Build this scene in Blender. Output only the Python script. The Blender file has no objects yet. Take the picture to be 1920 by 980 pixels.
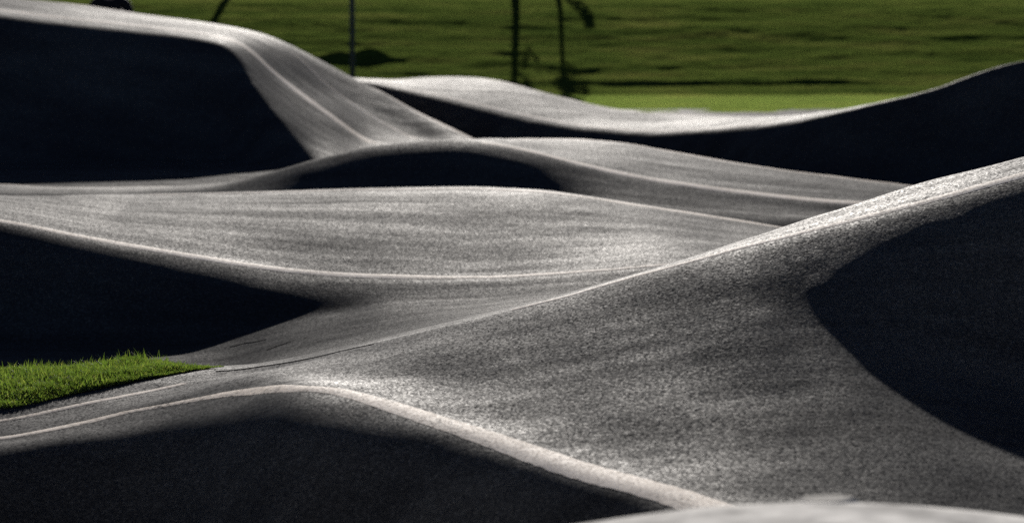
import bpy, bmesh, math, random
import numpy as np
from mathutils import Vector

SC = bpy.context.scene
COL = SC.collection
rng = np.random.default_rng(7)
random.seed(7)

# ------------------------------------------------------------------ camera model
F = 6000.0            # focal length in photo pixels (1920 wide)
H = 2.05              # camera height
TH = math.atan(590 / F)
CT, ST = math.cos(TH), math.sin(TH)
SUN_EL = 17.5
SUN_AZ = 0.0         # degrees, negative = sun a little to the left of the view axis


def P(px, py, d):
    u, v = (px - 960) / F, (490 - py) / F
    return (d * u, d * (CT + v * ST), H + d * (-ST + v * CT))


def W(px, z, d):
    """a point at depth d seen in column px with a given height"""
    return ((px - 960) / F * d, d * CT + (H - z) * 0 + d * 0.0 + (0.0), z)


def pchip(x, y, xi):
    """monotone cubic interpolation, constant outside"""
    x = np.asarray(x, float); y = np.asarray(y, float)
    h = np.diff(x); dl = np.diff(y) / h
    n = len(x); m = np.zeros(n)
    for i in range(1, n - 1):
        if dl[i - 1] * dl[i] > 0:
            w1, w2 = 2 * h[i] + h[i - 1], h[i] + 2 * h[i - 1]
            m[i] = (w1 + w2) / (w1 / dl[i - 1] + w2 / dl[i])
    m[0], m[-1] = dl[0], dl[-1]
    xi = np.clip(xi, x[0], x[-1])
    k = np.clip(np.searchsorted(x, xi) - 1, 0, n - 2)
    t = (xi - x[k]) / h[k]
    return ((1 + 2 * t) * (1 - t) ** 2 * y[k] + t * (1 - t) ** 2 * h[k] * m[k]
            + t * t * (3 - 2 * t) * y[k + 1] + t * t * (t - 1) * h[k] * m[k + 1])


# ------------------------------------------------------------------ the terrain's long profiles
XS = np.concatenate([np.arange(-13, -6.5, .13), np.arange(-6.5, 6.5, .033), np.arange(6.5, 13.01, .13)])
YS = np.arange(4.0, 40.5, .03)


class Rail:
    def __init__(self, pts, smooth=.12):
        pts = sorted(pts)
        xs = [p[0] for p in pts]
        self.xs = xs
        fy = pchip(xs, [p[1] for p in pts], XS)
        fz = pchip(xs, [p[2] for p in pts], XS)
        self.y, self.z = fy, fz

    @classmethod
    def of(cls, y, z):
        r = cls.__new__(cls)
        r.y = np.array(y, float) + 0 * XS; r.z = np.array(z, float) + 0 * XS
        return r


def PX(l):
    return [P(*a) for a in l]


def WZ(l):
    return [W(*a) for a in l]


def at(px, d):
    """X of a photo column at a depth"""
    return (px - 960) / F * d


def ramp(x, x0, x1):
    t = np.clip((x - x0) / (x1 - x0), 0, 1)
    return t * t * (3 - 2 * t)


rails = []
R = {}


def add(name, r):
    R[name] = r
    rails.append(name)


# nearest crest
N0 = Rail(PX([(300, 1130, 8.2), (700, 1055, 8.2), (1100, 981, 8.2), (1200, 966, 8.2), (1300, 955, 8.2), (1400, 948, 8.2),
              (1520, 945, 8.2), (1700, 953, 8.2), (1820, 963, 8.2), (1920, 975, 8.2), (2200, 1015, 8.2)]))
add('n_start', Rail.of(4.0, -.25))
add('n_front', Rail.of(6.6, -.05))
N0.z = N0.z + .008
add('n_top', Rail.of(N0.y - .6, N0.z - .005))
add('N0', N0)
add('n_back', Rail.of(N0.y + .3, N0.z - .09))
# near hump: shaded shoulder, painted line
S1s = Rail(PX([(-400, 900, 12.6), (0, 836, 12.75), (150, 812, 12.9), (300, 797, 12.92), (450, 790, 12.5), (550, 793, 12.15), (700, 826, 11.9),
               (850, 874, 11.55), (960, 914, 11.3), (1130, 980, 10.85), (1350, 1060, 10.3), (1600, 1120, 10.0)]))
S1 = Rail(PX([(-400, 890, 13.0), (0, 827, 13.0), (150, 799, 13.2), (250, 776, 13.35), (350, 757, 13.3), (450, 742, 13.05), (550, 735, 12.6),
              (620, 740, 12.5), (700, 759, 12.3), (800, 790, 12.0), (950, 840, 11.6), (1100, 888, 11.2), (1250, 930, 10.85),
              (1350, 960, 10.6), (1600, 1015, 10.3), (2000, 1060, 10.2)]))
add('n_valley', Rail.of(np.minimum(S1s.y - .95, N0.y + 1.6), -.35))
add('S1f', Rail.of(S1s.y - .75, np.maximum(S1s.z - .56, -.35)))
add('S1s', S1s)
add('S1', S1)
# banked face
m1a_y = 12.75 + 0 * XS
add('S1b', Rail.of(S1.y + .22, S1.z + .006))
add('M1a', Rail([(-3.5, 13.35, .04), (-2.3, 13.35, .05), (-1.76, 13.55, .088), (-1.45, 13.68, .132), (-1.0, 13.25, .262), (-.4, 12.7, .31), (0, 12.3, .315), (.5, 12.0, .345),
                 (1.0, 11.6, .315), (1.4, 11.4, .295), (1.77, 11.2, .235), (2.2, 11.1, .195), (3, 11.1, .2)]))
add('M1b', Rail([(-3.5, 13.55, .055), (-2.3, 13.55, .068), (-1.76, 13.85, .094), (-1.45, 14.0, .118), (-1.0, 13.8, .235), (-.4, 13.2, .36), (0, 13.0, .425), (.5, 13.0, .53), (1.0, 12.8, .60),
                 (1.1, 12.75, .575), (1.25, 12.6, .55), (1.4, 12.4, .48), (1.77, 12.3, .375), (2.2, 12.3, .28), (3, 12.3, .26)]))
R1 = Rail(PX([(-500, 830, 13.8), (0, 757, 13.75), (200, 725, 14.2), (300, 710, 14.38), (410, 693, 14.6), (500, 684, 14.5), (600, 665, 14.2), (700, 641, 13.95), (850, 607, 13.8),
              (1000, 571, 13.75), (1180, 522, 13.75), (1300, 490, 13.7), (1400, 463, 13.7), (1500, 437, 13.7), (1640, 400, 13.7), (1760, 370, 13.7),
              (1920, 326, 13.7), (2250, 240, 13.8)]))
k = ramp(XS, .9, 1.5)
k2 = ramp(XS, 1.3, 2.1)
add('R1s', Rail.of(R1.y - .10 - .30 * k + .15 * k2, R1.z - .006 - .08 * k + .025 * k2))
add('R1', R1)
add('R1b', Rail(PX([(-500, 720, 14.5), (0, 708, 14.6), (100, 699, 14.8), (200, 690, 15.1), (330, 686, 15.4), (410, 690, 15.5), (450, 687, 15.2), (500, 682, 14.9), (600, 664, 14.5), (700, 641, 14.2), (850, 606, 14.05),
                    (1000, 569, 14.0), (1180, 519, 14.05), (1260, 496, 14.1), (1430, 440, 14.3), (1600, 385, 14.4), (1720, 347, 14.4),
                    (1920, 296, 14.3), (2250, 215, 14.3)])))
w_ = 1 - ramp(XS, -2.15, -1.6)
add('H0', Rail.of(R['R1b'].y + .15 + .95 * w_, (R['R1b'].z - .012) * (1 - w_) - .25 * w_))
# hollow
add('H1', Rail(WZ([(-400, -.26, 17.4), (0, -.26, 17.4), (400, -.25, 17.4), (500, -.16, 17.2), (700, -.03, 17.4), (900, .075, 17.5), (1100, .125, 17.6),
                   (1250, .13, 17.6), (1400, .08, 17.6), (1900, .0, 18.0)])))
add('H2', Rail(WZ([(-400, -.25, 18.6), (0, -.25, 18.6), (330, -.24, 18.5), (450, -.17, 18.62), (560, -.115, 18.75), (640, -.085, 18.78), (720, -.025, 18.9), (900, .0, 18.8),
                   (1100, .05, 18.8), (1400, .05, 18.8), (1900, .0, 18.8)])))
# hump A
add('A1s', Rail(PX([(-300, 405, 19.2), (0, 450, 19.2), (150, 468, 19.2), (300, 500, 19.2), (450, 535, 19.12), (520, 549, 19.05), (580, 556, 19.05), (640, 551, 19.1), (700, 543, 19.2),
                    (850, 530, 19.3), (1000, 524, 19.3), (1150, 514, 19.3), (1400, 505, 19.3)])))
A1 = Rail(PX([(-300, 365, 19.5), (0, 415, 19.5), (120, 437, 19.5), (250, 462, 19.5), (380, 484, 19.5), (500, 503, 19.5), (600, 514, 19.5), (700, 520, 19.5), (850, 522, 19.5),
              (1000, 516, 19.5), (1150, 506, 19.5), (1300, 495, 19.5), (1600, 500, 19.5)]))
add('A1', A1)
A2 = Rail(PX([(-300, 385, 23.0), (0, 375, 23.0), (200, 363, 23.0), (450, 358, 23.0), (700, 351, 23.0), (850, 349, 23.0), (980, 353, 23.0), (1080, 363, 23.0),
              (1200, 381, 23.0), (1350, 406, 23.0), (1470, 426, 23.0), (1700, 460, 23.0)]))
add('A2', A2)
add('a_back', Rail.of(A2.y + .35, A2.z - .09))
add('a_valley', Rail(WZ([(-300, .07, 23.9), (390, .10, 23.9), (500, .11, 24.0), (600, .075, 24.0), (680, .05, 24.0), (800, .05, 24.0), (980, .05, 24.0), (1060, .10, 24.0), (1160, .12, 24.0), (1300, .07, 23.9), (1500, .01, 23.9), (1900, -.05, 23.8)])))
# hump B
B1 = Rail(PX([(-300, 364, 24.8), (0, 362, 24.8), (200, 361, 24.8), (390, 354, 24.8), (500, 326, 25.0), (600, 296, 25.1), (720, 271, 25.2), (850, 262, 25.3), (905, 266, 25.3),
              (1000, 284, 25.3), (1100, 311, 25.2), (1250, 341, 25.1), (1400, 362, 25.0), (1620, 382, 24.8), (1900, 392, 24.8)]))
add('B1s', Rail.of(B1.y - .3, B1.z - .05))
add('B1', B1)
B2 = Rail(PX([(-300, 345, 26.2), (0, 345, 26.2), (120, 352, 26.1), (300, 350, 26.1), (390, 347, 26.1)])
          + WZ([(500, .15, 26.2), (600, .25, 26.2), (720, .33, 26.3), (850, .37, 26.6)])
          + PX([(930, 262, 27.3), (1060, 260, 27.6), (1150, 265, 27.6), (1250, 282, 27.5), (1400, 308, 27.3), (1560, 330, 27.1), (1720, 350, 27.0), (1950, 372, 27.0)]))
add('B2', B2)
add('b_back', Rail.of(B2.y + .25, B2.z - .05))
add('b_valley', Rail(WZ([(-300, .03, 27.2), (500, .03, 27.4), (700, .03, 27.6), (900, .02, 28.0), (1100, -.05, 28.3), (1300, -.1, 28.2), (1500, -.1, 27.8), (1900, -.1, 27.4)])))
# plateau C with its ramp
C1 = Rail(PX([(-300, -5, 31.0), (0, 30, 31.0), (200, 53, 31.1), (400, 78, 31.2), (430, 86, 31.2), (470, 150, 30.6), (520, 220, 30.0), (590, 297, 29.4)])
          + WZ([(700, .03, 29.2), (900, .0, 29.4), (1300, -.1, 29.4), (1900, -.12, 29.0)]))
add('c_foot', Rail.of(np.maximum(C1.y - .12 - np.maximum(C1.z, 0) * 1.05, 27.5), np.minimum(.05, C1.z)))
add('C1', C1)
C2 = Rail(PX([(-300, -14, 31.7), (0, 20, 31.8), (200, 43, 31.8), (400, 68, 31.9), (450, 82, 32.1), (530, 150, 32.1), (610, 210, 31.8), (705, 272, 31.3)])
          + WZ([(800, .06, 30.6), (900, .03, 30.4), (1300, -.1, 30.0), (1900, -.15, 29.4)]))
add('C2', C2)
C3 = Rail(PX([(-300, -25, 32.8), (0, 6, 32.8), (200, 32, 32.8), (430, 58, 33.3), (530, 87, 33.8), (620, 165, 33.5), (700, 220, 33.1), (790, 264, 32.4)])
          + WZ([(900, .06, 31.2), (1300, -.1, 30.5), (1900, -.15, 29.8)]))
add('C3', C3)
C4 = Rail(PX([(-300, -38, 34), (0, -4, 34), (150, 9, 34), (260, 25, 34), (430, 48, 34.8), (500, 65, 35.1), (560, 90, 35.1), (650, 135, 34.9), (710, 165, 34.5), (780, 205, 33.9),
              (850, 240, 33.1), (905, 265, 32.5)]) + WZ([(1000, .05, 31.7), (1200, -.1, 31.0), (1500, -.15, 30.2), (1900, -.2, 30.0)]))
add('C4', C4)
# far track D and berm E
D1 = Rail(PX([(-300, 150, 36.5), (500, 150, 36.2), (640, 151, 35.8), (705, 156, 35.7), (740, 165, 35.6), (800, 180, 35.3), (900, 205, 34.7), (1000, 228, 34.0), (1100, 243, 33.2),
              (1200, 250, 32.5), (1300, 246, 31.9), (1400, 238, 31.2), (1480, 229, 30.7), (1550, 216, 30.4), (1650, 195, 30.1), (1750, 170, 30.0), (1850, 136, 29.9),
              (1920, 118, 29.8), (2200, 85, 29.8)]))
add('d_foot', Rail.of(D1.y - .05 - (D1.z + .15) / .68, -.15))
add('D1s', Rail.of(D1.y - .09, D1.z - .025))
add('D1', D1)
D2 = Rail(PX([(-300, 160, 38.6), (500, 158, 38.5), (705, 152, 38.3), (760, 147, 38.3), (880, 145, 38.0), (930, 150, 37.6), (1000, 168, 36.8), (1060, 184, 36.5), (1150, 203, 36.0),
              (1250, 214, 35.5), (1400, 220, 34.5), (1480, 223, 33.5), (1550, 216, 32.4), (1650, 202, 31.4), (1750, 178, 31.0), (1850, 143, 30.8), (1920, 125, 30.8), (2200, 92, 30.8)]))
add('D2', D2)
add('d_back', Rail.of(D2.y + .5, D2.z - .16))
add('d_end', Rail.of(np.maximum(D2.y + 1.2, 37.5), 0))
add('field', Rail.of(42.0, 0))

# order the rails front to back with a small minimum gap
YR = np.array([R[n].y for n in rails]); ZR = np.array([R[n].z for n in rails])
for i in range(1, len(rails)):
    YR[i] = np.maximum(YR[i], YR[i - 1] + .06)

Z = np.zeros((len(YS), len(XS)))
for j in range(len(XS)):
    Z[:, j] = pchip(YR[:, j], ZR[:, j], YS)


def blur(a, sig, axis):
    n = int(3 * sig + 1)
    k = np.exp(-.5 * (np.arange(-n, n + 1) / sig) ** 2); k /= k.sum()
    p = np.pad(a, [(n, n) if ax == axis else (0, 0) for ax in range(2)], mode='edge')
    out = np.zeros_like(a)
    for i, w in enumerate(k):
        sl = [slice(None)] * 2; sl[axis] = slice(i, i + a.shape[axis])
        out += w * p[tuple(sl)]
    return out


Z = blur(blur(Z, 2.6, 0), 2.2, 1)


def vnoise(shape_x, shape_y, seed):
    """smooth value noise sampled at coordinate arrays"""
    r = np.random.default_rng(seed)
    G = r.random((64, 64)) * 2 - 1
    xi, yi = np.floor(shape_x).astype(int), np.floor(shape_y).astype(int)
    fx, fy = shape_x - xi, shape_y - yi
    fx, fy = fx * fx * (3 - 2 * fx), fy * fy * (3 - 2 * fy)
    g = lambda a, b: G[a % 64, b % 64]
    return (g(xi, yi) * (1 - fx) * (1 - fy) + g(xi + 1, yi) * fx * (1 - fy)
            + g(xi, yi + 1) * (1 - fx) * fy + g(xi + 1, yi + 1) * fx * fy)


gx, gy = np.meshgrid(XS, YS)
Z += .006 * vnoise(gx * 1.3, gy * 1.1, 1) + .0028 * vnoise(gx * 3.7, gy * 3.1, 2) + .0012 * vnoise(gx * 8, gy * 7, 3)


def hz(x, y):
    """terrain height at arrays x, y (bilinear)"""
    x = np.atleast_1d(np.asarray(x, float)); y = np.atleast_1d(np.asarray(y, float))
    i = np.clip(np.searchsorted(XS, x) - 1, 0, len(XS) - 2)
    k = np.clip(np.searchsorted(YS, y) - 1, 0, len(YS) - 2)
    tx = np.clip((x - XS[i]) / (XS[i + 1] - XS[i]), 0, 1); ty = np.clip((y - YS[k]) / (YS[k + 1] - YS[k]), 0, 1)
    return (Z[k, i] * (1 - tx) * (1 - ty) + Z[k, i + 1] * tx * (1 - ty) + Z[k + 1, i] * (1 - tx) * ty + Z[k + 1, i + 1] * tx * ty)


# ------------------------------------------------------------------ materials
def new_mat(name):
    m = bpy.data.materials.new(name); m.use_nodes = True
    nt = m.node_tree
    return m, nt, nt.nodes, nt.links, nt.nodes['Principled BSDF']


def mapping(nt, scale, rot=(0, 0, 0)):
    tc = nt.nodes.new('ShaderNodeTexCoord'); mp = nt.nodes.new('ShaderNodeMapping')
    mp.inputs['Scale'].default_value = scale; mp.inputs['Rotation'].default_value = rot
    nt.links.new(tc.outputs['Object'], mp.inputs['Vector'])
    return mp.outputs['Vector']


def noise(nt, vec, scale, detail=2, rough=.5):
    n = nt.nodes.new('ShaderNodeTexNoise'); n.inputs['Scale'].default_value = scale
    n.inputs['Detail'].default_value = detail; n.inputs['Roughness'].default_value = rough
    nt.links.new(vec, n.inputs['Vector'])
    return n.outputs['Fac']


def rampn(nt, fac, stops):
    r = nt.nodes.new('ShaderNodeValToRGB'); e = r.color_ramp.elements
    while len(e) < len(stops): e.new(.5)
    for i, (p, c) in enumerate(stops):
        e[i].position = p; e[i].color = (*c, 1) if len(c) == 3 else c
    nt.links.new(fac, r.inputs['Fac'])
    return r.outputs['Color']


def mth(nt, op, a, b):
    n = nt.nodes.new('ShaderNodeMath'); n.operation = op
    for i, v in enumerate((a, b)):
        if isinstance(v, (int, float)): n.inputs[i].default_value = v
        else: nt.links.new(v, n.inputs[i])
    return n.outputs[0]


def mixc(nt, fac, a, b, mode='MIX'):
    n = nt.nodes.new('ShaderNodeMix'); n.data_type = 'RGBA'; n.blend_type = mode
    for s, v in ((n.inputs[0], fac), (n.inputs[6], a), (n.inputs[7], b)):
        if isinstance(v, (int, float)): s.default_value = v
        elif isinstance(v, tuple): s.default_value = (*v, 1)
        else: nt.links.new(v, s)
    return n.outputs[2]


def bump(nt, h, strength, dist, normal=None):
    b = nt.nodes.new('ShaderNodeBump'); b.inputs['Strength'].default_value = strength; b.inputs['Distance'].default_value = dist
    nt.links.new(h, b.inputs['Height'])
    if normal: nt.links.new(normal, b.inputs['Normal'])
    return b.outputs['Normal']


def asphalt_nodes(nt, tint=1.0, relief=1.0):
    """returns colour, roughness, normal sockets of worn asphalt"""
    v1 = mapping(nt, (1, 1, 1))
    vor = nt.nodes.new('ShaderNodeTexVoronoi'); vor.inputs['Scale'].default_value = 120
    nt.links.new(v1, vor.inputs['Vector'])
    stone = vor.outputs['Color']
    sep = nt.nodes.new('ShaderNodeSeparateColor'); nt.links.new(stone, sep.inputs[0])
    streak = noise(nt, mapping(nt, (.35, 2.6, 1.5), (0, 0, .12)), 1.6, 5, .6)
    patch = noise(nt, mapping(nt, (.5, .5, .5)), 1.1, 3)
    fine = noise(nt, v1, 160, 2, .7)
    c = rampn(nt, sep.outputs[0], [(0, (.028 * tint, .028 * tint, .029 * tint)), (.55, (.043 * tint, .043 * tint, .043 * tint)), (.9, (.062 * tint, .061 * tint, .060 * tint)), (1, (.09 * tint, .089 * tint, .086 * tint))])
    c = mixc(nt, 1.0, c, rampn(nt, streak, [(.3, (.75, .75, .76)), (.5, (1, 1, 1)), (.72, (1.35, 1.34, 1.3))]), 'MULTIPLY')
    c = mixc(nt, 1.0, c, rampn(nt, patch, [(.3, (.8, .8, .82)), (.7, (1.2, 1.2, 1.17))]), 'MULTIPLY')
    rg = mth(nt, 'ADD', mth(nt, 'MULTIPLY', streak, -.14), mth(nt, 'MULTIPLY', sep.outputs[1], .16))
    rg = mth(nt, 'ADD', rg, .58)
    h = mth(nt, 'ADD', mth(nt, 'MULTIPLY', vor.outputs['Distance'], -.75), mth(nt, 'MULTIPLY', fine, .5))
    lump = noise(nt, v1, 22, 3, .6)
    n = bump(nt, lump, .11 * relief, .009)
    n = bump(nt, h, .16 * relief, .0035, n)
    gl = mth(nt, 'MULTIPLY', mth(nt, 'POWER', sep.outputs[2], .9), rampn(nt, streak, [(.30, (.75, .75, .75)), (.5, (1, 1, 1)), (.7, (1.35, 1.35, 1.35))]))
    gl = mth(nt, 'MULTIPLY', gl, rampn(nt, patch, [(.3, (.8, .8, .8)), (.7, (1.2, 1.2, 1.2))]))
    fr = nt.nodes.new('ShaderNodeFresnel'); fr.inputs[0].default_value = 1.33
    gl = mth(nt, 'MULTIPLY', gl, mth(nt, 'ADD', fr.outputs[0], .2))
    at_ = nt.nodes.new('ShaderNodeAttribute'); at_.attribute_name = 'gloss_tone'
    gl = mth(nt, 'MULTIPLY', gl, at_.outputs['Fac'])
    return c, rg, n, gl


def rough_mix(nt, c, r, n, gloss, diff_rough=.4):
    """rough mineral surface: diffuse plus a weak broad gloss from the polished stone tops"""
    N, L = nt.nodes, nt.links
    df = N.new('ShaderNodeBsdfDiffuse'); df.inputs['Roughness'].default_value = diff_rough
    gl = N.new('ShaderNodeBsdfGlossy'); gl.distribution = 'GGX'; gl.inputs['Color'].default_value = (1, .99, .97, 1)
    L.new(c, df.inputs['Color']); L.new(n, df.inputs['Normal']); L.new(n, gl.inputs['Normal'])
    if isinstance(r, float): gl.inputs['Roughness'].default_value = r
    else: L.new(r, gl.inputs['Roughness'])
    mx = N.new('ShaderNodeMixShader')
    if isinstance(gloss, float): mx.inputs[0].default_value = gloss
    else: L.new(gloss, mx.inputs[0])
    L.new(df.outputs[0], mx.inputs[1]); L.new(gl.outputs[0], mx.inputs[2])
    L.new(mx.outputs[0], N['Material Output'].inputs['Surface'])
    N.remove(N['Principled BSDF'])


GLOSS = .0095


def asphalt():
    m, nt, N, L, b = new_mat('asphalt')
    c, r, n, stone = asphalt_nodes(nt)
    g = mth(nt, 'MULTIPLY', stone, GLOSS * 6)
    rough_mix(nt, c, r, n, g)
    return m


def line_paint():
    m, nt, N, L, b = new_mat('line_paint')
    c, r, n, stone = asphalt_nodes(nt, 1.0, .4)
    v = mapping(nt, (1, 1, 1))
    wear = noise(nt, v, 55, 4, .7)
    wear2 = noise(nt, v, 2.2, 3, .6)
    f = rampn(nt, mth(nt, 'ADD', wear, mth(nt, 'MULTIPLY', wear2, .5)), [(.56, (0, 0, 0)), (.70, (1, 1, 1))])
    pc = rampn(nt, wear2, [(.3, (.66, .58, .49)), (.7, (.84, .75, .645))])
    col = mixc(nt, f, c, pc)
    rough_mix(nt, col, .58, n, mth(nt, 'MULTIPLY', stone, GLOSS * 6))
    return m


def grass_ground(k=1.0, name='grass_turf'):
    m, nt, N, L, b = new_mat(name)
    v = mapping(nt, (1, 1, 1))
    f1 = noise(nt, mapping(nt, (.5, 1.6, 1.6)), 1.3, 5, .65)
    f2 = noise(nt, v, 14, 4, .7)
    c = rampn(nt, f1, [(.3, (.036, .056, .013)), (.5, (.070, .095, .021)), (.72, (.12, .125, .034))])
    c = mixc(nt, 1.0, c, rampn(nt, f2, [(.3, (.6 * k, .65 * k, .6 * k)), (.7, (1.3 * k, 1.3 * k, 1.15 * k))]), 'MULTIPLY')
    L.new(c, b.inputs['Base Color'])
    b.inputs['Roughness'].default_value = .9; b.inputs['Specular IOR Level'].default_value = 0
    n = bump(nt, noise(nt, mapping(nt, (1, 2.2, 2)), 3.2, 5, .7), .7, .10)
    L.new(bump(nt, f2, .5, .05, n), b.inputs['Normal'])
    return m


def blade_mat():
    m, nt, N, L, b = new_mat('grass_blade')
    v = mapping(nt, (1, 1, 1))
    c = rampn(nt, noise(nt, v, 45, 3), [(.28, (.03, .055, .012)), (.5, (.068, .102, .022)), (.66, (.115, .132, .042)), (.78, (.25, .23, .10))])
    L.new(c, b.inputs['Base Color'])
    b.inputs['Roughness'].default_value = .32; b.inputs['Specular IOR Level'].default_value = .5
    tr = N.new('ShaderNodeBsdfTranslucent')
    L.new(mixc(nt, 1.0, c, (1.5, 1.6, .8), 'MULTIPLY'), tr.inputs['Color'])
    mx = N.new('ShaderNodeMixShader'); mx.inputs[0].default_value = .45
    L.new(b.outputs[0], mx.inputs[1]); L.new(tr.outputs[0], mx.inputs[2])
    L.new(mx.outputs[0], N['Material Output'].inputs['Surface'])
    return m


def plain(name, col, rough=.7, var=.25, scale=12, spec=.4, metal=0):
    m, nt, N, L, b = new_mat(name)
    f = noise(nt, mapping(nt, (1, 1, 1)), scale, 4, .6)
    lo = tuple(x * (1 - var) for x in col); hi = tuple(min(1, x * (1 + var)) for x in col)
    L.new(rampn(nt, f, [(.3, lo), (.7, hi)]), b.inputs['Base Color'])
    b.inputs['Roughness'].default_value = rough; b.inputs['Specular IOR Level'].default_value = spec; b.inputs['Metallic'].default_value = metal
    L.new(bump(nt, f, .2, .01), b.inputs['Normal'])
    return m


M_ASPH = asphalt()
M_LINE = line_paint()
M_TURF = grass_ground(.95)
M_LAWN = grass_ground(2.1, 'mown_lawn')
M_BLADE = blade_mat()
M_CONC = plain('pale_concrete', (.45, .44, .42), .9, .35, 7, 0)
M_SOIL = plain('soil', (.03, .03, .014), .95, .4, 40, 0)


# light and shade put into the gloss: shoulders and hollows dimmed, banked face lifted
GLOSS_TONE = dict(n_start=.6, n_front=.6, n_top=.6, N0=.6, n_back=.6, n_valley=.5, S1f=.5, S1s=.5, S1=.95, S1b=1.0, M1a=1.25, M1b=1.3, R1s=1.2, R1=1.1, R1b=1.0, H0=.7, H1=.42, H2=.42,
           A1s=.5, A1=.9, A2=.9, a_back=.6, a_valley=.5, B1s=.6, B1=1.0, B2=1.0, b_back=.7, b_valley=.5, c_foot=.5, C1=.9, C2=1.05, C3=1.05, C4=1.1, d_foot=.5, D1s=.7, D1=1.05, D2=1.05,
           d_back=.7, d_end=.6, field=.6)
pv = np.array([GLOSS_TONE[n] for n in rails])
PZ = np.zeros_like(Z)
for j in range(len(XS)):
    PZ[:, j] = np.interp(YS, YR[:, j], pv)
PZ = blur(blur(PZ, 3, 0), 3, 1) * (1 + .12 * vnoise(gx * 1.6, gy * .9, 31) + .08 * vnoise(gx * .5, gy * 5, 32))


# ------------------------------------------------------------------ object helpers
def link_mesh(name, verts, faces, mat, parent=None, smooth=True, normals=None, gloss_tone=None):
    me = bpy.data.meshes.new(name)
    verts = np.asarray(verts, np.float32)
    if isinstance(faces, np.ndarray):
        nv = faces.shape[1]
        me.vertices.add(len(verts)); me.vertices.foreach_set('co', verts.ravel())
        me.loops.add(faces.size); me.loops.foreach_set('vertex_index', faces.ravel().astype(np.int32))
        me.polygons.add(len(faces))
        me.polygons.foreach_set('loop_start', np.arange(0, faces.size, nv, dtype=np.int32))
        me.polygons.foreach_set('loop_total', np.full(len(faces), nv, np.int32))
        me.update(calc_edges=True); me.validate()
    else:
        me.from_pydata([tuple(map(float, v)) for v in verts], [], faces); me.update()
    if smooth: me.polygons.foreach_set('use_smooth', np.ones(len(me.polygons), bool))
    if normals is not None:
        me.normals_split_custom_set_from_vertices([tuple(n) for n in normals])
    if gloss_tone is not None:
        a_ = me.attributes.new('gloss_tone', 'FLOAT', 'POINT'); a_.data.foreach_set('value', np.asarray(gloss_tone, np.float32))
    me.materials.append(mat)
    o = bpy.data.objects.new(name, me); COL.objects.link(o)
    if parent: o.parent = parent
    return o


def tag(o, label, cat=None, group=None, kind=None):
    o['label'] = label
    if cat: o['category'] = cat
    if group: o['group'] = group
    if kind: o['kind'] = kind
    return o


# ------------------------------------------------------------------ the asphalt, split where the valleys and joints run
DZX = np.gradient(Z, XS, axis=1); DZY = np.gradient(Z, YS, axis=0)
NRM = np.stack([-DZX, -DZY, np.ones_like(Z)], -1); NRM /= np.linalg.norm(NRM, axis=-1, keepdims=True)
idx = np.arange(Z.size).reshape(Z.shape)
VERT = np.stack([gx, gy, Z], -1).reshape(-1, 3); NV = NRM.reshape(-1, 3)
quad = np.stack([idx[:-1, :-1], idx[:-1, 1:], idx[1:, 1:], idx[1:, :-1]], -1)
cy = .5 * (gy[:-1, :-1] + gy[1:, 1:])
yr = {n: .5 * (YR[i][:-1] + YR[i][1:]) for i, n in enumerate(rails)}
bounds = [0, yr['n_valley'], yr['R1b'], yr['a_valley'], yr['b_valley'], yr['C4'] + .25, 99]
band_labels = [
    ('path', 'pale smooth concrete crest nearest to the camera'),
    ('path', 'near banked asphalt curve climbing to a ridge, wide worn white line along its dark front'),
    ('path', 'sunlit asphalt hump in the middle with a shaded hollow behind the grass tuft'),
    ('path', 'rounded asphalt hump with two white lines in front of the tall ramp'),
    ('path', 'tall dark asphalt mound with a flat top and a lined ramp running down'),
    ('path', 'farthest asphalt track dipping below the green field and rising into a dark berm'),
]
BANDS = []
yi_row = cy
for b in range(6):
    lo, hi = bounds[b], bounds[b + 1]
    msk = (cy >= lo) & (cy < hi)
    q = quad[msk]
    used, inv = np.unique(q, return_inverse=True)
    o = link_mesh('asphalt_path' if b else 'concrete_path', VERT[used], inv.reshape(q.shape), M_ASPH if b else M_CONC, normals=NV[used], gloss_tone=PZ.ravel()[used])
    tag(o, band_labels[b][1], 'track', kind='structure')
    BANDS.append(o)


def strip(pts, width, band, lift=.004, name='edge_line', mat=None, ends=True, jitter=.05):
    """painted line lying on the terrain; pts are (x, y) world points along its middle"""
    pts = np.array(pts, float)
    s = np.concatenate([[0], np.cumsum(np.hypot(*np.diff(pts, axis=0).T))])
    n = max(int(s[-1] / .035), 8)
    t = np.linspace(0, s[-1], n)
    x, y = pchip(s, pts[:, 0], t), pchip(s, pts[:, 1], t)
    tx, ty = np.gradient(x), np.gradient(y); l = np.hypot(tx, ty); tx, ty = tx / l, ty / l
    w = np.array(width) if np.ndim(width) else np.array([width, width])
    w = np.interp(t, np.linspace(0, s[-1], len(w)), w)
    K = 5
    V = []
    for k in range(K):
        a = (k / (K - 1) - .5)
        wj = w * (1 + jitter * (rng.random(n) - .5) * (2 if k in (0, K - 1) else 0))
        X, Y = x - ty * wj * a, y + tx * wj * a
        V.append(np.stack([X, Y, hz(X, Y) + lift], -1))
    V = np.array(V)
    V[0, :, 2] -= .003; V[-1, :, 2] -= .003
    ii = np.arange(K * n).reshape(K, n)
    q = np.stack([ii[:-1, :-1], ii[:-1, 1:], ii[1:, 1:], ii[1:, :-1]], -1).reshape(-1, 4)
    return link_mesh(name, V.reshape(-1, 3), q, mat or M_LINE, parent=band, gloss_tone=np.ones(K * n))


def along(name, px0, px1, dy=0.0):
    """points on a rail between two photo columns"""
    i = rails.index(name)
    out = []
    for a in np.linspace(px0, px1, 60):
        d = np.interp(0, [0], [15]); y = 15.0
        for _ in range(8):
            X = (a - 960) / F * y / CT; y = float(np.interp(X, XS, YR[i])) + dy
        out.append((X, y))
    return out


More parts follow.
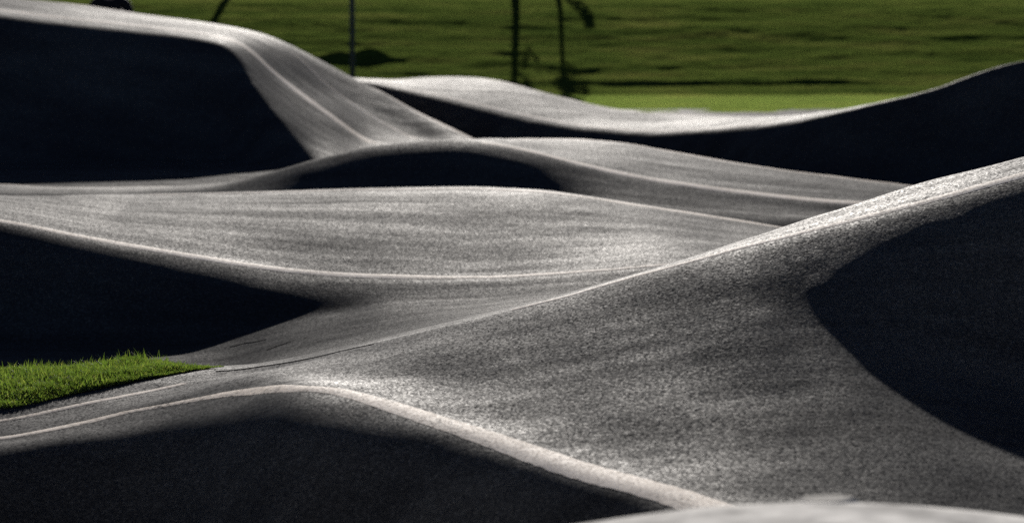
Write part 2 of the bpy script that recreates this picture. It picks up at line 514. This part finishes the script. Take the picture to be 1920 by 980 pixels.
strip(along('S1', -300, 1800, .085), [.06, .07, .10, .155, .155, .155], BANDS[1])
strip([P(a, b, d)[:2] for a, b, d in [(-200, 812, 13.3), (0, 779, 13.52), (120, 761, 13.75), (240, 743, 14.0), (345, 727, 14.22)]], .05, BANDS[1])
strip(along('R1', 960, 2200, .02), [.05, .07, .10, .12, .12], BANDS[1])
strip(along('A1', -300, 1290, .03), [.13, .13, .12, .08], BANDS[2])
strip(along('A2', 280, 1600, -.2), [.05, .08, .17, .17], BANDS[2])
strip(along('B1', 905, 1800, .03), .17, BANDS[3])
strip(along('B2', 915, 1850, -.05), .18, BANDS[3])
strip(along('B2', -250, 390, -.08), .10, BANDS[3])
strip(along('C2', -200, 705, 0), .18, BANDS[4])
strip(along('C3', 440, 785, 0), .05, BANDS[4])
strip(along('C4', -200, 890, -.12), .12, BANDS[4])
strip(along('D1', 720, 1450, .25), .07, BANDS[5])
strip(along('D2', 720, 1450, -.2), .07, BANDS[5])

M_TAR = plain('tar', (.012, .012, .013), .8, .3, 60, 0)
strip([P(a, b, d)[:2] for a, b, d in [(405, 694, 14.58), (500, 685, 14.5), (600, 666, 14.18), (700, 642, 13.93)]], [.022, .014, .006], BANDS[1], .003, 'joint', M_TAR, jitter=.5)
for pts in ([(430, 640, 18.2), (455, 636, 18.25), (475, 639, 18.2), (500, 633, 18.2)], [(500, 662, 17.7), (520, 655, 17.75), (545, 652, 17.8)]):
    c = np.array([P(*p)[:2] for p in pts])
    t = np.linspace(0, len(c) - 1, 24); cc = np.stack([np.interp(t, range(len(c)), c[:, 0]), np.interp(t, range(len(c)), c[:, 1])], -1)
    cc[:, 1] += .03 * (rng.random(24) - .5)
    strip(cc, [.003, .010, .018, .012, .003], BANDS[2], .003, 'crack', M_TAR, jitter=.9)

# ------------------------------------------------------------------ grass island
isl_x = np.linspace(-6, -1.33, 180)


def isl_edges(x):
    n0 = np.interp(x, XS, R['R1'].y) - .03
    deep = 1 - ramp(x, -2.45, -2.1)
    f0 = np.interp(x, XS, R['R1b'].y) + .02 + deep * 3.0
    tip = np.clip((-1.33 - x) / .5, 0, 1) ** .8
    mid = n0 * .75 + f0 * .25
    return mid + (n0 - mid) * tip, mid + (f0 - mid) * tip


n0, f0 = isl_edges(isl_x)
n0 = n0 + .012 * vnoise(isl_x * 9, isl_x * 0, 4); f0 = f0 + .02 * vnoise(isl_x * 8, isl_x * 0 + 5, 4)
K = 26
V = []
for kk in range(K):
    t = kk / (K - 1)
    y = n0 + (f0 - n0) * t
    e = min(t, 1 - t) * 2
    z = hz(isl_x, y) + (-.006 if kk in (0, K - 1) else .008 + .018 * min(1, e * 1.5)) * np.clip((-1.36 - isl_x) / .35, -.3, 1) + .008 * vnoise(isl_x * 6, y * 6, 5)
    V.append(np.stack([isl_x, y, z], -1))
V = np.array(V); ii = np.arange(K * len(isl_x)).reshape(K, -1)
q = np.stack([ii[:-1, :-1], ii[:-1, 1:], ii[1:, 1:], ii[1:, :-1]], -1).reshape(-1, 4)
turf = link_mesh('ground', V.reshape(-1, 3), q, M_SOIL)
tag(turf, 'dark soil bed under the grass tuft beside the near track', 'soil', kind='structure')


def blades(xs, ys, zs, hmean, wid, name, label, seg=3):
    n = len(xs)
    a = rng.random(n) * 2 * math.pi
    lean = rng.random(n) * .65 + .1
    h = hmean * (.55 + .9 * rng.random(n)); w = wid * (.7 + .6 * rng.random(n))
    dx, dy = np.cos(a), np.sin(a)
    fa = a + math.pi / 2 + (rng.random(n) - .5)
    sx, sy = np.cos(fa), np.sin(fa)
    rows = []
    for s in range(seg + 1):
        t = s / seg
        off = h * lean * t * t
        cz = zs + h * t * (1 - .25 * lean * t)
        ww = w * (1 - t) ** .7 / 2
        cx, cyy = xs + dx * off, ys + dy * off
        if s < seg:
            rows.append(np.stack([cx - sx * ww, cyy - sy * ww, cz], -1)); rows.append(np.stack([cx + sx * ww, cyy + sy * ww, cz], -1))
        else:
            rows.append(np.stack([cx, cyy, cz], -1))
    V = np.stack(rows, 1)
    m = V.shape[1]
    base = (np.arange(n) * m)[:, None]
    tris = []
    for s in range(seg):
        if s < seg - 1:
            tris += [(2 * s, 2 * s + 1, 2 * s + 3), (2 * s, 2 * s + 3, 2 * s + 2)]
        else:
            tris += [(2 * s, 2 * s + 1, 2 * s + 2)]
    Fc = np.concatenate([base + np.array(t)[None, :] for t in tris])
    o = link_mesh(name, V.reshape(-1, 3), Fc, M_BLADE, smooth=True)
    tag(o, label, 'grass', kind='stuff')
    return o


nb = 100000
bx = -1.33 - 1.9 * rng.random(nb)
e0, e1 = isl_edges(bx)
tt = rng.random(nb) ** 1.35
by = e0 + (e1 - e0) * tt + (rng.random(nb) - .5) * .02
dens = vnoise(bx * 5, by * 5, 6)
keep = (rng.random(nb) < (.75 + .5 * dens) * (.15 + .85 * np.clip((-1.33 - bx) / .3, 0, 1)))
bx, by, tt = bx[keep], by[keep], tt[keep]
hgt = .025 * (1 + .55 * vnoise(bx * 3, by * 3, 8) + .35 * vnoise(bx * 11, by * 11, 9)) + .035 * np.exp(-(((bx + 1.78) / .12) ** 2 + ((by - 15.05) / .14) ** 2))
edge = np.clip(np.minimum(tt, 1 - tt) * 5, 0, 1)
hgt = hgt * (.25 + .75 * np.clip((-1.33 - bx) / .35, 0, 1))
hgt = hgt * (.55 + .45 * edge) * (1 + .9 * (rng.random(len(bx)) < .06))
blades(bx, by, hz(bx, by) + .006 + .012 * edge * np.clip((-1.33 - bx) / .35, 0, 1), hgt, .0055, 'grass', 'bright green tuft of grass beside the near track')

# ------------------------------------------------------------------ field and grassy bank beyond
fx = np.concatenate([np.linspace(-260, -16, 60), np.arange(-15.5, 15.6, .12), np.linspace(16, 260, 60)])
fyy = np.concatenate([np.arange(36.2, 54.0, .07), np.linspace(54.3, 70, 40), np.linspace(72, 600, 60)])
GX, GY = np.meshgrid(fx, fyy)
GZ = pchip([36, 38.3, 40, 43.7, 45.0, 51.0, 51.9, 53, 56, 120, 600], [-.5, -.06, 0, 0, .10, 1.06, 1.165, 1.2, 1.22, 1.4, 3], GY)
slope_w = ramp(GY, 43.9, 45.3) * (1 - ramp(GY, 51.5, 52.5))
rough = .022 * vnoise(GX * .3, GY * 1.3, 11) + .014 * vnoise(GX * .9, GY * 2.6, 12) + .010 * vnoise(GX * 2.2, GY * 4.2, 13) + .008 * vnoise(GX * 5, GY * 7, 14)
# mown ledge lines along the foot of the bank
yl = 45.3 + .10 * vnoise(GX * .3, GX * 0, 15)
rough = rough + .045 * np.exp(-((GY - yl) / .12) ** 2) * (.6 + .5 * vnoise(GX * .5, GX * 0, 16))
bx0 = (668 - 960) / F * 47.3
GZ = GZ + .13 * np.exp(-((GX - bx0) / .42) ** 2 - ((GY - 47.3) / .22) ** 2) * (1 + .5 * vnoise(GX * 3, GY * 3, 19))
GZ = GZ + rough * slope_w + .006 * vnoise(GX * 2, GY * 2, 17)
ii = np.arange(GX.size).reshape(GX.shape)
q = np.stack([ii[:-1, :-1], ii[:-1, 1:], ii[1:, 1:], ii[1:, :-1]], -1)
GV = np.stack([GX, GY, GZ], -1).reshape(-1, 3)
gny, gnx = np.gradient(GZ, fyy, axis=0), np.gradient(GZ, fx, axis=1)
GN = np.stack([-gnx, -gny, np.ones_like(GZ)], -1); GN /= np.linalg.norm(GN, axis=-1, keepdims=True); GN = GN.reshape(-1, 3)
foot = np.searchsorted(fyy, 44.1)
for nm, part_q, mt, lb in (('lawn', q[:foot], M_LAWN, 'bright flat mown lawn between the far track and the grassy bank'),
                           ('hill', q[foot:], M_TURF, 'rough grassy bank rising behind the lawn')):
    used, inv = np.unique(part_q.reshape(-1, 4), return_inverse=True)
    o = link_mesh(nm, GV[used], inv.reshape(-1, 4), mt, normals=GN[used])
    tag(o, lb, 'grass', kind='structure')


def fz(x, y):
    d = (GX - x) ** 2 + (GY - y) ** 2
    return float(GZ.ravel()[np.argmin(d)])


gp = link_mesh('ground', [(-600, -300, -.55), (600, -300, -.55), (600, 600, -.55), (-600, 600, -.55)], [(0, 1, 2, 3)], M_TURF, smooth=False)
tag(gp, 'flat green ground round the whole track', 'ground', kind='structure')

# ------------------------------------------------------------------ pole, trees, shrub, person
def lathe(name, prof, mat, parent=None, seg=20, centre=(0, 0, 0)):
    V, Fc = [], []
    for r, z in prof:
        for s in range(seg):
            a = 2 * math.pi * s / seg
            V.append((centre[0] + r * math.cos(a), centre[1] + r * math.sin(a), centre[2] + z))
    for i in range(len(prof) - 1):
        for s in range(seg):
            Fc.append((i * seg + s, i * seg + (s + 1) % seg, (i + 1) * seg + (s + 1) % seg, (i + 1) * seg + s))
    return link_mesh(name, V, Fc, mat, parent)


M_POLE = plain('pole_paint', (.02, .022, .022), .5, .2, 30)
M_BARK = plain('bark', (.05, .038, .026), .85, .4, 25, .2)
M_LEAF = None


def empty(name, loc):
    o = bpy.data.objects.new(name, None); COL.objects.link(o); o.location = loc; o.empty_display_size = .2
    return o


px, py, d = 661, 165, 44.6
x = at(px, d)
pole = empty('pole', (x, d, fz(x, d) - .03))
lathe('base', [(0, 0), (.09, 0), (.09, .03), (.05, .05), (.05, .10), (.04, .12)], M_POLE, pole)
lathe('shaft', [(.038, .10), (.037, 1.5), (.033, 3.4), (.0, 3.41)], M_POLE, pole)
lathe('cap', [(.036, 3.41), (.05, 3.42), (.05, 3.46), (.03, 3.5), (0, 3.51)], M_POLE, pole)
tag(pole, 'slim dark pole standing on the grass behind the ramp', 'pole')

m, nt, N, L, b = new_mat('leaf')
c = rampn(nt, noise(nt, mapping(nt, (1, 1, 1)), 6, 3), [(.3, (.035, .07, .015)), (.7, (.08, .12, .025))])
L.new(c, b.inputs['Base Color']); b.inputs['Roughness'].default_value = .5
M_LEAF = m


def leaf_cloud(name, centres, radii, n, size, parent=None):
    V, Fc = [], []
    for i in range(n):
        k = random.randrange(len(centres)); c, r = Vector(centres[k]), radii[k]
        v = Vector((random.gauss(0, 1), random.gauss(0, 1), random.gauss(0, 1))).normalized() * r * random.random() ** .45
        p = c + v
        u = Vector((random.gauss(0, 1), random.gauss(0, 1), random.gauss(0, .6))).normalized()
        w = u.orthogonal().normalized(); s = size * random.uniform(.6, 1.3)
        o = len(V)
        V += [p - u * s, p + w * s * .45, p + u * s, p - w * s * .45]
        Fc.append((o, o + 1, o + 2, o + 3))
    return link_mesh(name, V, Fc, M_LEAF, parent, smooth=False)


def tube(path, radii, seg=8):
    V, Fc = [], []
    for i, p in enumerate(path):
        p = Vector(p)
        a = Vector(path[min(i + 1, len(path) - 1)]) - Vector(path[max(i - 1, 0)])
        u = a.orthogonal().normalized(); w = a.cross(u).normalized()
        for s in range(seg):
            t = 2 * math.pi * s / seg
            V.append(p + (u * math.cos(t) + w * math.sin(t)) * radii[i])
    for i in range(len(path) - 1):
        for s in range(seg):
            Fc.append((i * seg + s, i * seg + (s + 1) % seg, (i + 1) * seg + (s + 1) % seg, (i + 1) * seg + s))
    return V, Fc


def young_tree(px, d, h, r0, label, crown_r):
    x = at(px, d)
    t = empty('young_tree', (x, d, fz(x, d) - .02))
    V, Fc = tube([(0, 0, 0), (.01, .01, h * .25), (-.02, 0, h * .55), (.01, .02, h * .8), (0, 0, h)], [r0 * 1.25, r0, r0 * .8, r0 * .5, r0 * .15])
    for k in range(7):
        a = k * 2.4; z0 = h * (.5 + .06 * k); l = crown_r * (1 - .07 * k)
        v2, f2 = tube([(0, 0, z0), (math.cos(a) * l * .5, math.sin(a) * l * .5, z0 + l * .3), (math.cos(a) * l, math.sin(a) * l, z0 + l * .55)], [r0 * .4, r0 * .28, r0 * .1], 6)
        o = len(V); V += v2; Fc += [tuple(i + o for i in f) for f in f2]
    link_mesh('trunk', V, Fc, M_BARK, t)
    cs, rs = [], []
    for k in range(14):
        a = random.random() * 6.28; rr = crown_r * random.uniform(.1, .8)
        cs.append((math.cos(a) * rr, math.sin(a) * rr, h * random.uniform(.6, 1.05))); rs.append(crown_r * random.uniform(.25, .45))
    leaf_cloud('crown', cs, rs, 1300, .05, t)
    tag(t, label, 'tree', 'young trees on the grassy bank')
    return t


T1 = young_tree(966, 52.5, 2.1, .06, 'young tree on top of the bank casting the straight dark trunk shadow in its middle', .42)
T2 = young_tree(1046, 52.7, 2.0, .04, 'thin young tree with a low leafy branch, casting the curved leafy shadow on the bank', .4)
young_tree(430, 52.5, 2.1, .06, 'young tree on top of the bank whose shadow falls behind the flat topped mound', .42)
leaf_cloud('branch', [(.17, 0, .12), (.26, .03, .24), (.33, 0, .37), (.40, .02, .49), (.44, 0, .60)], [.10, .14, .15, .13, .09], 620, .04, T2)
V, Fc = tube([(0, 0, .04), (.14, .01, .10), (.3, .02, .30), (.42, .02, .58)], [.014, .011, .008, .003], 6)
link_mesh('twig', V, Fc, M_BARK, T2)
leaf_cloud('branch', [(.12, 0, .95), (.2, 0, .85), (.3, .02, .95)], [.08, .09, .07], 130, .035, T1)

# ---- person behind the mound, seen at waist height
M_SKIN = plain('skin', (.42, .26, .19), .5, .1, 20)
M_SHIRT = plain('black_cloth', (.012, .012, .014), .85, .3, 40, .2)
M_TROU = plain('dark_trousers', (.02, .022, .028), .85, .3, 40, .2)
M_SHOE = plain('shoe', (.03, .03, .03), .6, .2, 40)
M_HAIR = plain('hair', (.03, .02, .013), .6, .4, 60)


def skinned(name, verts, edges, radii, mat, parent, root=0, levels=1):
    me = bpy.data.meshes.new(name); me.from_pydata(verts, edges, []); me.update()
    o = bpy.data.objects.new(name, me); COL.objects.link(o)
    sk = o.modifiers.new('skin', 'SKIN'); sk.use_smooth_shade = True
    for i, r in enumerate(radii):
        v = me.skin_vertices[0].data[i]; v.radius = r if isinstance(r, tuple) else (r, r); v.use_root = (i == root)
    su = o.modifiers.new('sub', 'SUBSURF'); su.levels = levels; su.render_levels = levels
    dg = bpy.context.evaluated_depsgraph_get(); ev = o.evaluated_get(dg)
    m2 = bpy.data.meshes.new_from_object(ev); m2.name = name
    o.modifiers.clear(); o.data = m2; m2.materials.clear(); m2.materials.append(mat)
    for p in m2.polygons: p.use_smooth = True
    if parent: o.parent = parent
    return o


d = 38.6
x = at(209, d)
pr = empty('person', (x, d, fz(x, d)))
bv, be, brd = [], [], []


def chain(pts, rad, start=None):
    prev = start
    for p, r in zip(pts, rad):
        bv.append(p); brd.append(r)
        if prev is not None: be.append((prev, len(bv) - 1))
        prev = len(bv) - 1
    return prev


pelvis = chain([(0, 0, .95)], [(.15, .11)])
chest = chain([(0, 0, 1.12), (0, .01, 1.30), (0, .01, 1.43)], [(.135, .095), (.16, .11), (.12, .085)], pelvis)
chain([(0, 0, 1.52), (0, -.01, 1.60), (0, -.02, 1.68), (0, -.01, 1.76)], [.055, .075, .09, .055], chest)
for s in (-1, 1):
    chain([(s * .10, 0, .85), (s * .115, -.01, .50), (s * .12, .02, .10), (s * .125, -.08, .045), (s * .13, -.15, .035)], [.095, .062, .045, .04, .03], pelvis)
    wr = chain([(s * .19, .01, 1.40), (s * .245, .03, 1.14), (s * .27, -.02, .90), (s * .272, -.035, .83)], [.058, .042, .03, (.022, .036)], chest)
    for f, (fo, ln) in enumerate(((-.03, .075), (-.01, .085), (.01, .08), (.028, .065))):
        chain([(s * .272, -.035 + fo, .79), (s * .268, -.04 + fo, .79 - ln * .55), (s * .255, -.045 + fo, .79 - ln)], [.011, .009, .007], wr)
    chain([(s * .262, -.075, .82), (s * .25, -.09, .785)], [.011, .008], wr)
body = skinned('body', bv, be, brd, M_SKIN, pr, 0, 2)
skinned('shirt', [(0, 0, .92), (0, 0, 1.12), (0, .01, 1.30), (0, .01, 1.44), (-.19, .01, 1.41), (-.235, .025, 1.24), (.19, .01, 1.41), (.235, .025, 1.24)],
        [(0, 1), (1, 2), (2, 3), (3, 4), (4, 5), (3, 6), (6, 7)], [(.175, .13), (.16, .115), (.18, .13), (.12, .09), .075, .065, .075, .065], M_SHIRT, pr, 1, 2)
skinned('trousers', [(0, 0, .97), (-.1, 0, .82), (-.115, -.01, .5), (-.12, .015, .1), (.1, 0, .82), (.115, -.01, .5), (.12, .015, .1)],
        [(0, 1), (1, 2), (2, 3), (0, 4), (4, 5), (5, 6)], [(.165, .125), .11, .085, .07, .11, .085, .07], M_TROU, pr, 0, 2)
for s in (-1, 1):
    skinned('shoe', [(s * .12, .05, .045), (s * .125, -.06, .045), (s * .13, -.18, .035)], [(0, 1), (1, 2)], [.05, .052, .042], M_SHOE, pr, 1, 2)
skinned('hair', [(0, .03, 1.66), (0, .01, 1.72), (0, -.02, 1.77)], [(0, 1), (1, 2)], [.085, .095, .07], M_HAIR, pr, 1, 2)
for s in (-1, 1):
    skinned('eye', [(s * .032, -.095, 1.675), (s * .032, -.100, 1.675)], [(0, 1)], [.011, .009], M_SHOE, pr, 0, 1)
    skinned('ear', [(s * .088, 0, 1.69), (s * .092, 0, 1.65)], [(0, 1)], [.02, .014], M_SKIN, pr, 0, 1)
skinned('nose', [(0, -.095, 1.665), (0, -.118, 1.635)], [(0, 1)], [.012, .016], M_SKIN, pr, 0, 1)
skinned('mouth', [(-.022, -.092, 1.605), (0, -.1, 1.603), (.022, -.092, 1.605)], [(0, 1), (1, 2)], [.006, .008, .006], M_SKIN, pr, 1, 1)
tag(pr, 'person in a black shirt with bare forearms standing behind the mound', 'person')

# ------------------------------------------------------------------ stone on the nearest crest
bm = bmesh.new(); bmesh.ops.create_icosphere(bm, subdivisions=4, radius=1)
for v in bm.verts:
    n = v.co.normalized()
    q_ = 1 + .10 * math.sin(3 * n.x + 1) + .07 * math.sin(5 * n.y + 2 * n.x) + .03 * math.sin(11 * n.z + 5 * n.x)
    v.co = Vector((n.x * .085 * q_, n.y * .06 * q_, min(n.z * .034 * q_, .018 + .004 * n.x)))
me = bpy.data.meshes.new('stone'); bm.to_mesh(me); bm.free()
for p in me.polygons: p.use_smooth = True
stone = bpy.data.objects.new('stone', me); COL.objects.link(stone)
me.materials.append(plain('pale_stone', (.34, .33, .31), .9, .15, 60, 0))
sx_, sy_ = at(1555, 8.2), 8.16
stone.location = (sx_, sy_, float(hz(sx_, sy_)[0]) - .008)
tag(stone, 'small pale flat stone on the nearest crest', 'stone')

# ------------------------------------------------------------------ light, sky, camera
w = bpy.data.worlds.new('World'); SC.world = w; w.use_nodes = True
nt = w.node_tree
sky = nt.nodes.new('ShaderNodeTexSky'); sky.sky_type = 'NISHITA'; sky.sun_disc = False
sky.sun_elevation = math.radians(SUN_EL); sky.sun_rotation = math.radians(SUN_AZ)
sky.air_density = .17; sky.dust_density = .1; sky.ozone_density = 1.0
bg = nt.nodes['Background']; bg.inputs['Strength'].default_value = .05
nt.links.new(sky.outputs[0], bg.inputs['Color'])
sl = bpy.data.lights.new('sun', 'SUN'); sl.energy = 5; sl.angle = math.radians(.53); sl.color = (1, .955, .905)
so = bpy.data.objects.new('sun', sl); COL.objects.link(so)
e, a = math.radians(SUN_EL), math.radians(SUN_AZ)
sd = Vector((math.sin(a) * math.cos(e), math.cos(a) * math.cos(e), math.sin(e)))
so.rotation_euler = sd.to_track_quat('Z', 'Y').to_euler()
so.location = sd * 60

cam = bpy.data.cameras.new('camera'); co = bpy.data.objects.new('camera', cam); COL.objects.link(co)
co.location = (0, 0, H); co.rotation_euler = (math.pi / 2 - TH, 0, 0)
cam.sensor_width = 36; cam.lens = 36 * F / 1920; cam.clip_end = 3000; cam.clip_start = .1
cam.dof.use_dof = True; cam.dof.focus_distance = 15.2; cam.dof.aperture_fstop = 3.0
SC.camera = co
SC.view_settings.view_transform = 'Standard'; SC.view_settings.look = 'None'
SC.view_settings.exposure = 1.2; SC.view_settings.gamma = 1
SC.cycles.use_denoising = False
SC.cycles.max_bounces = 5
